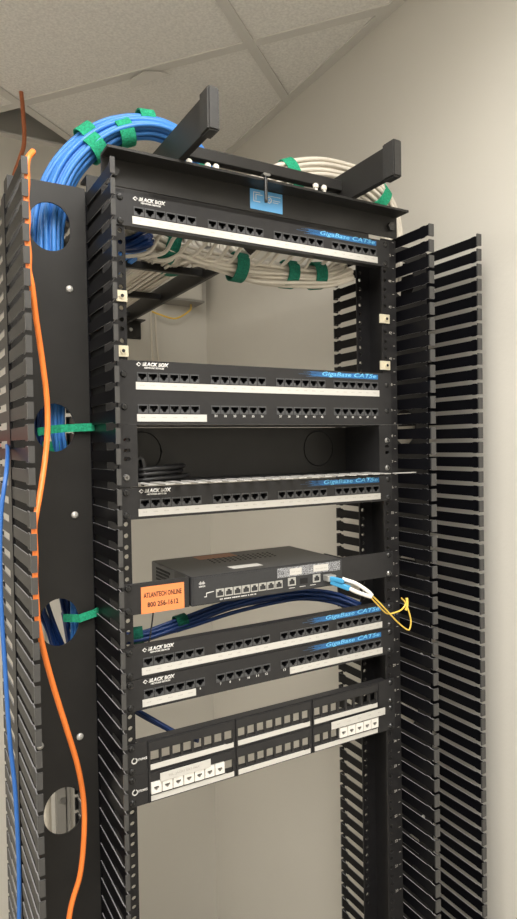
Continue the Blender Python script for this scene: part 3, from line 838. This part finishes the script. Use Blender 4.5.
# white cables under the ladder and along the back of the topmost panel
cu1 = bundle('white_network_cable', [(.330, 1.10, .085), (.328, .80, .085), (.325, .58, .083), (.318, .40, .076), (.300, .28, .050), (.260, .18, -.005), (.245, .12, -.036), (.272, .095, -.050), (.33, .082, -.054), (.40, .076, -.052), (.44, .06, -.040)], 24, .030, .012, .0034, M['cream'], (1, 0, 0),
       'white network cable slung under the cable ladder behind the topmost panel', 'white cables under the ladder', samples=70, jitter=.003)
cu2 = bundle('white_network_cable', [(.030, .06, -.012), (.05, .085, -.014), (.09, .095, -.026), (.15, .090, -.044), (.22, .085, -.053), (.30, .08, -.056), (.37, .076, -.054), (.43, .065, -.045)], 16, .020, .013, .0034, M['cream'], (0, 1, 0),
       'white network cable running along the back of the topmost patch panel', 'white cables behind the topmost panel', samples=60, jitter=.0025)
bundle('white_network_cable', [(.25, 1.10, .085), (.262, .80, .086), (.262, .58, .084), (.250, .40, .074), (.225, .28, .044), (.195, .18, -.005), (.190, .12, -.030), (.215, .095, -.046)], 20, .028, .011, .0034, M['cream'], (1, 0, 0),
       'white network cable crossing diagonally under the left half of the cable ladder', 'white cables under the left of the ladder', samples=50, jitter=.003)
for k, s_ in enumerate((.20, .42)):
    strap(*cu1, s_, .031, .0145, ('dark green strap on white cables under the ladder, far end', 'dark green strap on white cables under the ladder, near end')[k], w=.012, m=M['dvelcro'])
for k, s_ in enumerate((.36, .60, .77, .89)):
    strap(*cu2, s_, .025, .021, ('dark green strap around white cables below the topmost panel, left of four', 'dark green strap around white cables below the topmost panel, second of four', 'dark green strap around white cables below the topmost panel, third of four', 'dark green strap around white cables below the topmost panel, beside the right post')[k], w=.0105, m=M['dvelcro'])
rnd = random.Random(4)
for k in range(16):
    x = .07+k*.0225
    tag(tube('white_cable_tail', [(x-.03, .088, -.060), (x-.010, .080, -.060+rnd.uniform(0, .01)), (x+.008, .070, -.050), (x+.018+rnd.uniform(-.006, .006), .048, -.034), (x+.022, .030, -.026)], .0031, M['cream'], samples=18),
        'white cable tail curving from the bundle up to the back of a panel port', 'cable', 'white cable tails')
# cable ties on the ladder rung
for k, (x, z) in enumerate(((.106, .046), (.135, .046), (.148, .047), (.322, .052), (.338, .052))):
    t = empty('cable_tie', 'white cable tie at the rack top bar, %s' % ('leftmost below the left ladder rail', 'left of the pair under the arch', 'right of the pair under the arch', 'left one beside the right ladder rail', 'right one touching the right ladder rail')[k], 'cable tie', (x, -.012, z))
    link('head', bbox(-.0042, .0042, -.004, .003, .004, .0125, .0018, 2), M['tie'], t, smooth='auto')
    link('band', bbox(-.0022, .0022, -.0035, -.001, .0005, .0045, .0005), M['tie'], t)
# velcro bands out of the plate holes
def band(path, lab, w=.0055):
    bm = bmesh.new(); sweep(bm, [Vector(p) for p in path], .0009, rx=w, ref=(0, 0, 1))
    return tag(link('velcro_band', bm, M['velcro']), lab, 'strap')
band([(-.090, .080, -.322), (-.074, .066, -.319), (-.064, .0565, -.318), (-.045, .0560, -.317), (-.0220, .0555, -.316), (-.0150, .060, -.316), (-.0145, .10, -.316), (-.03, .125, -.318)], 'green velcro band across the black plate at the second hole from the top')
band([(-.080, .100, -.345), (-.06, .0885, -.345), (-.045, .105, -.345)], 'green velcro band wrapped round the blue cables inside the second plate hole', w=.010)
band([(-.060, .084, -.588), (-.052, .068, -.586), (-.044, .0568, -.585), (-.0220, .0555, -.580), (-.0150, .060, -.578), (-.0145, .10, -.576), (-.03, .125, -.576)], 'green velcro band across the black plate at the third hole from the top')
# orange cable woven through the left fingers
tag(tube('orange_patch_cable', [(-.112, -.05, .008), (-.1205, -.0595, -.008), (-.1215, -.0600, -.035), (-.1230, -.0600, -.055), (-.1215, -.0600, -.075), (-.1230, -.0600, -.095), (-.1215, -.060, -.118), (-.1220, -.060, -.136),
    (-.1185, -0.058, -0.1535), (-0.1124, -0.045, -0.1881), (-0.1041, -0.030, -0.2301), (-0.0977, -0.022, -0.2785), (-0.0973, -0.022, -0.3159), (-0.1018, -0.028, -0.3532), (-0.1120, -0.045, -0.3953), (-0.1203, -0.058, -0.4239),
    (-.1230, -.060, -.440), (-.1225, -.060, -.47), (-.1235, -.060, -.50), (-.1225, -.060, -.53), (-0.1211, -0.058, -0.5516), (-0.1126, -0.045, -0.5926), (-0.0982, -0.030, -0.6471), (-0.0819, -0.020, -0.7053), (-0.0674, -0.010, -0.7587), (-0.0582, 0.000, -0.8124), (-0.0586, 0.000, -0.8594), (-0.0656, -0.002, -0.9098), (-0.0805, -0.006, -0.9513),
    (-.093, -.015, -1.03), (-.098, -.02, -1.2), (-.09, .0, -1.6), (-.09, .02, FLOOR+.01)], .0036, M['orange'], n=10, samples=220),
    'bright orange cable weaving through the left fingers in front of the plate', 'cable')
tag(tube('blue_patch_cable', [(-.128, .10, -.34), (-.1375, .03, -.350), (-.1470, -.02, -.375), (-.156, -.03, -.43), (-.158, -.03, -.52), (-.155, -.03, -.62), (-.152, -.03, -.70), (-.1475, -.03, -.76), (-.1455, -.03, -.85), (-.1470, -.03, -.93), (-.150, -.03, -1.02), (-.155, -.02, -1.3), (-.15, 0, FLOOR+.01)], .0027, M['mblue'], n=8, samples=80),
    'blue cable hanging outside the left manager at the left edge of the photo', 'cable')

# ---------------------------------------------------------------- camera and world
cam = bpy.data.cameras.new('camera'); co = bpy.data.objects.new('camera', cam); C.objects.link(co)
yaw, pit, rol = .5168, -.02276, -.01667
f = Vector((math.sin(yaw)*math.cos(pit), math.cos(yaw)*math.cos(pit), math.sin(pit)))
rt = Vector((math.cos(yaw), -math.sin(yaw), 0)); up = rt.cross(f)
r2 = rt*math.cos(rol)+up*math.sin(rol); u2 = up*math.cos(rol)-rt*math.sin(rol)
mw = Matrix((r2, u2, -f)).transposed().to_4x4(); mw.translation = Vector((-.26436, -.84802, -.34515))
co.matrix_world = mw
cam.sensor_fit = 'VERTICAL'; cam.sensor_height = 24; cam.lens = 24*640/919; cam.clip_start = .02; cam.clip_end = 60
S.camera = co
w = bpy.data.worlds.new('world'); S.world = w; w.use_nodes = True
w.node_tree.nodes['Background'].inputs[0].default_value = (.5, .47, .42, 1); w.node_tree.nodes['Background'].inputs[1].default_value = .05
S.view_settings.view_transform = 'Standard'; S.view_settings.look = 'None'; S.view_settings.gamma = 1
S.view_settings.exposure = -.1; S.view_settings.use_curve_mapping = False
# drop prototypes that found no place
for p in (protoD, protoS):
    if p[0].parent is None:
        bpy.data.objects.remove(p[1]); bpy.data.objects.remove(p[0])
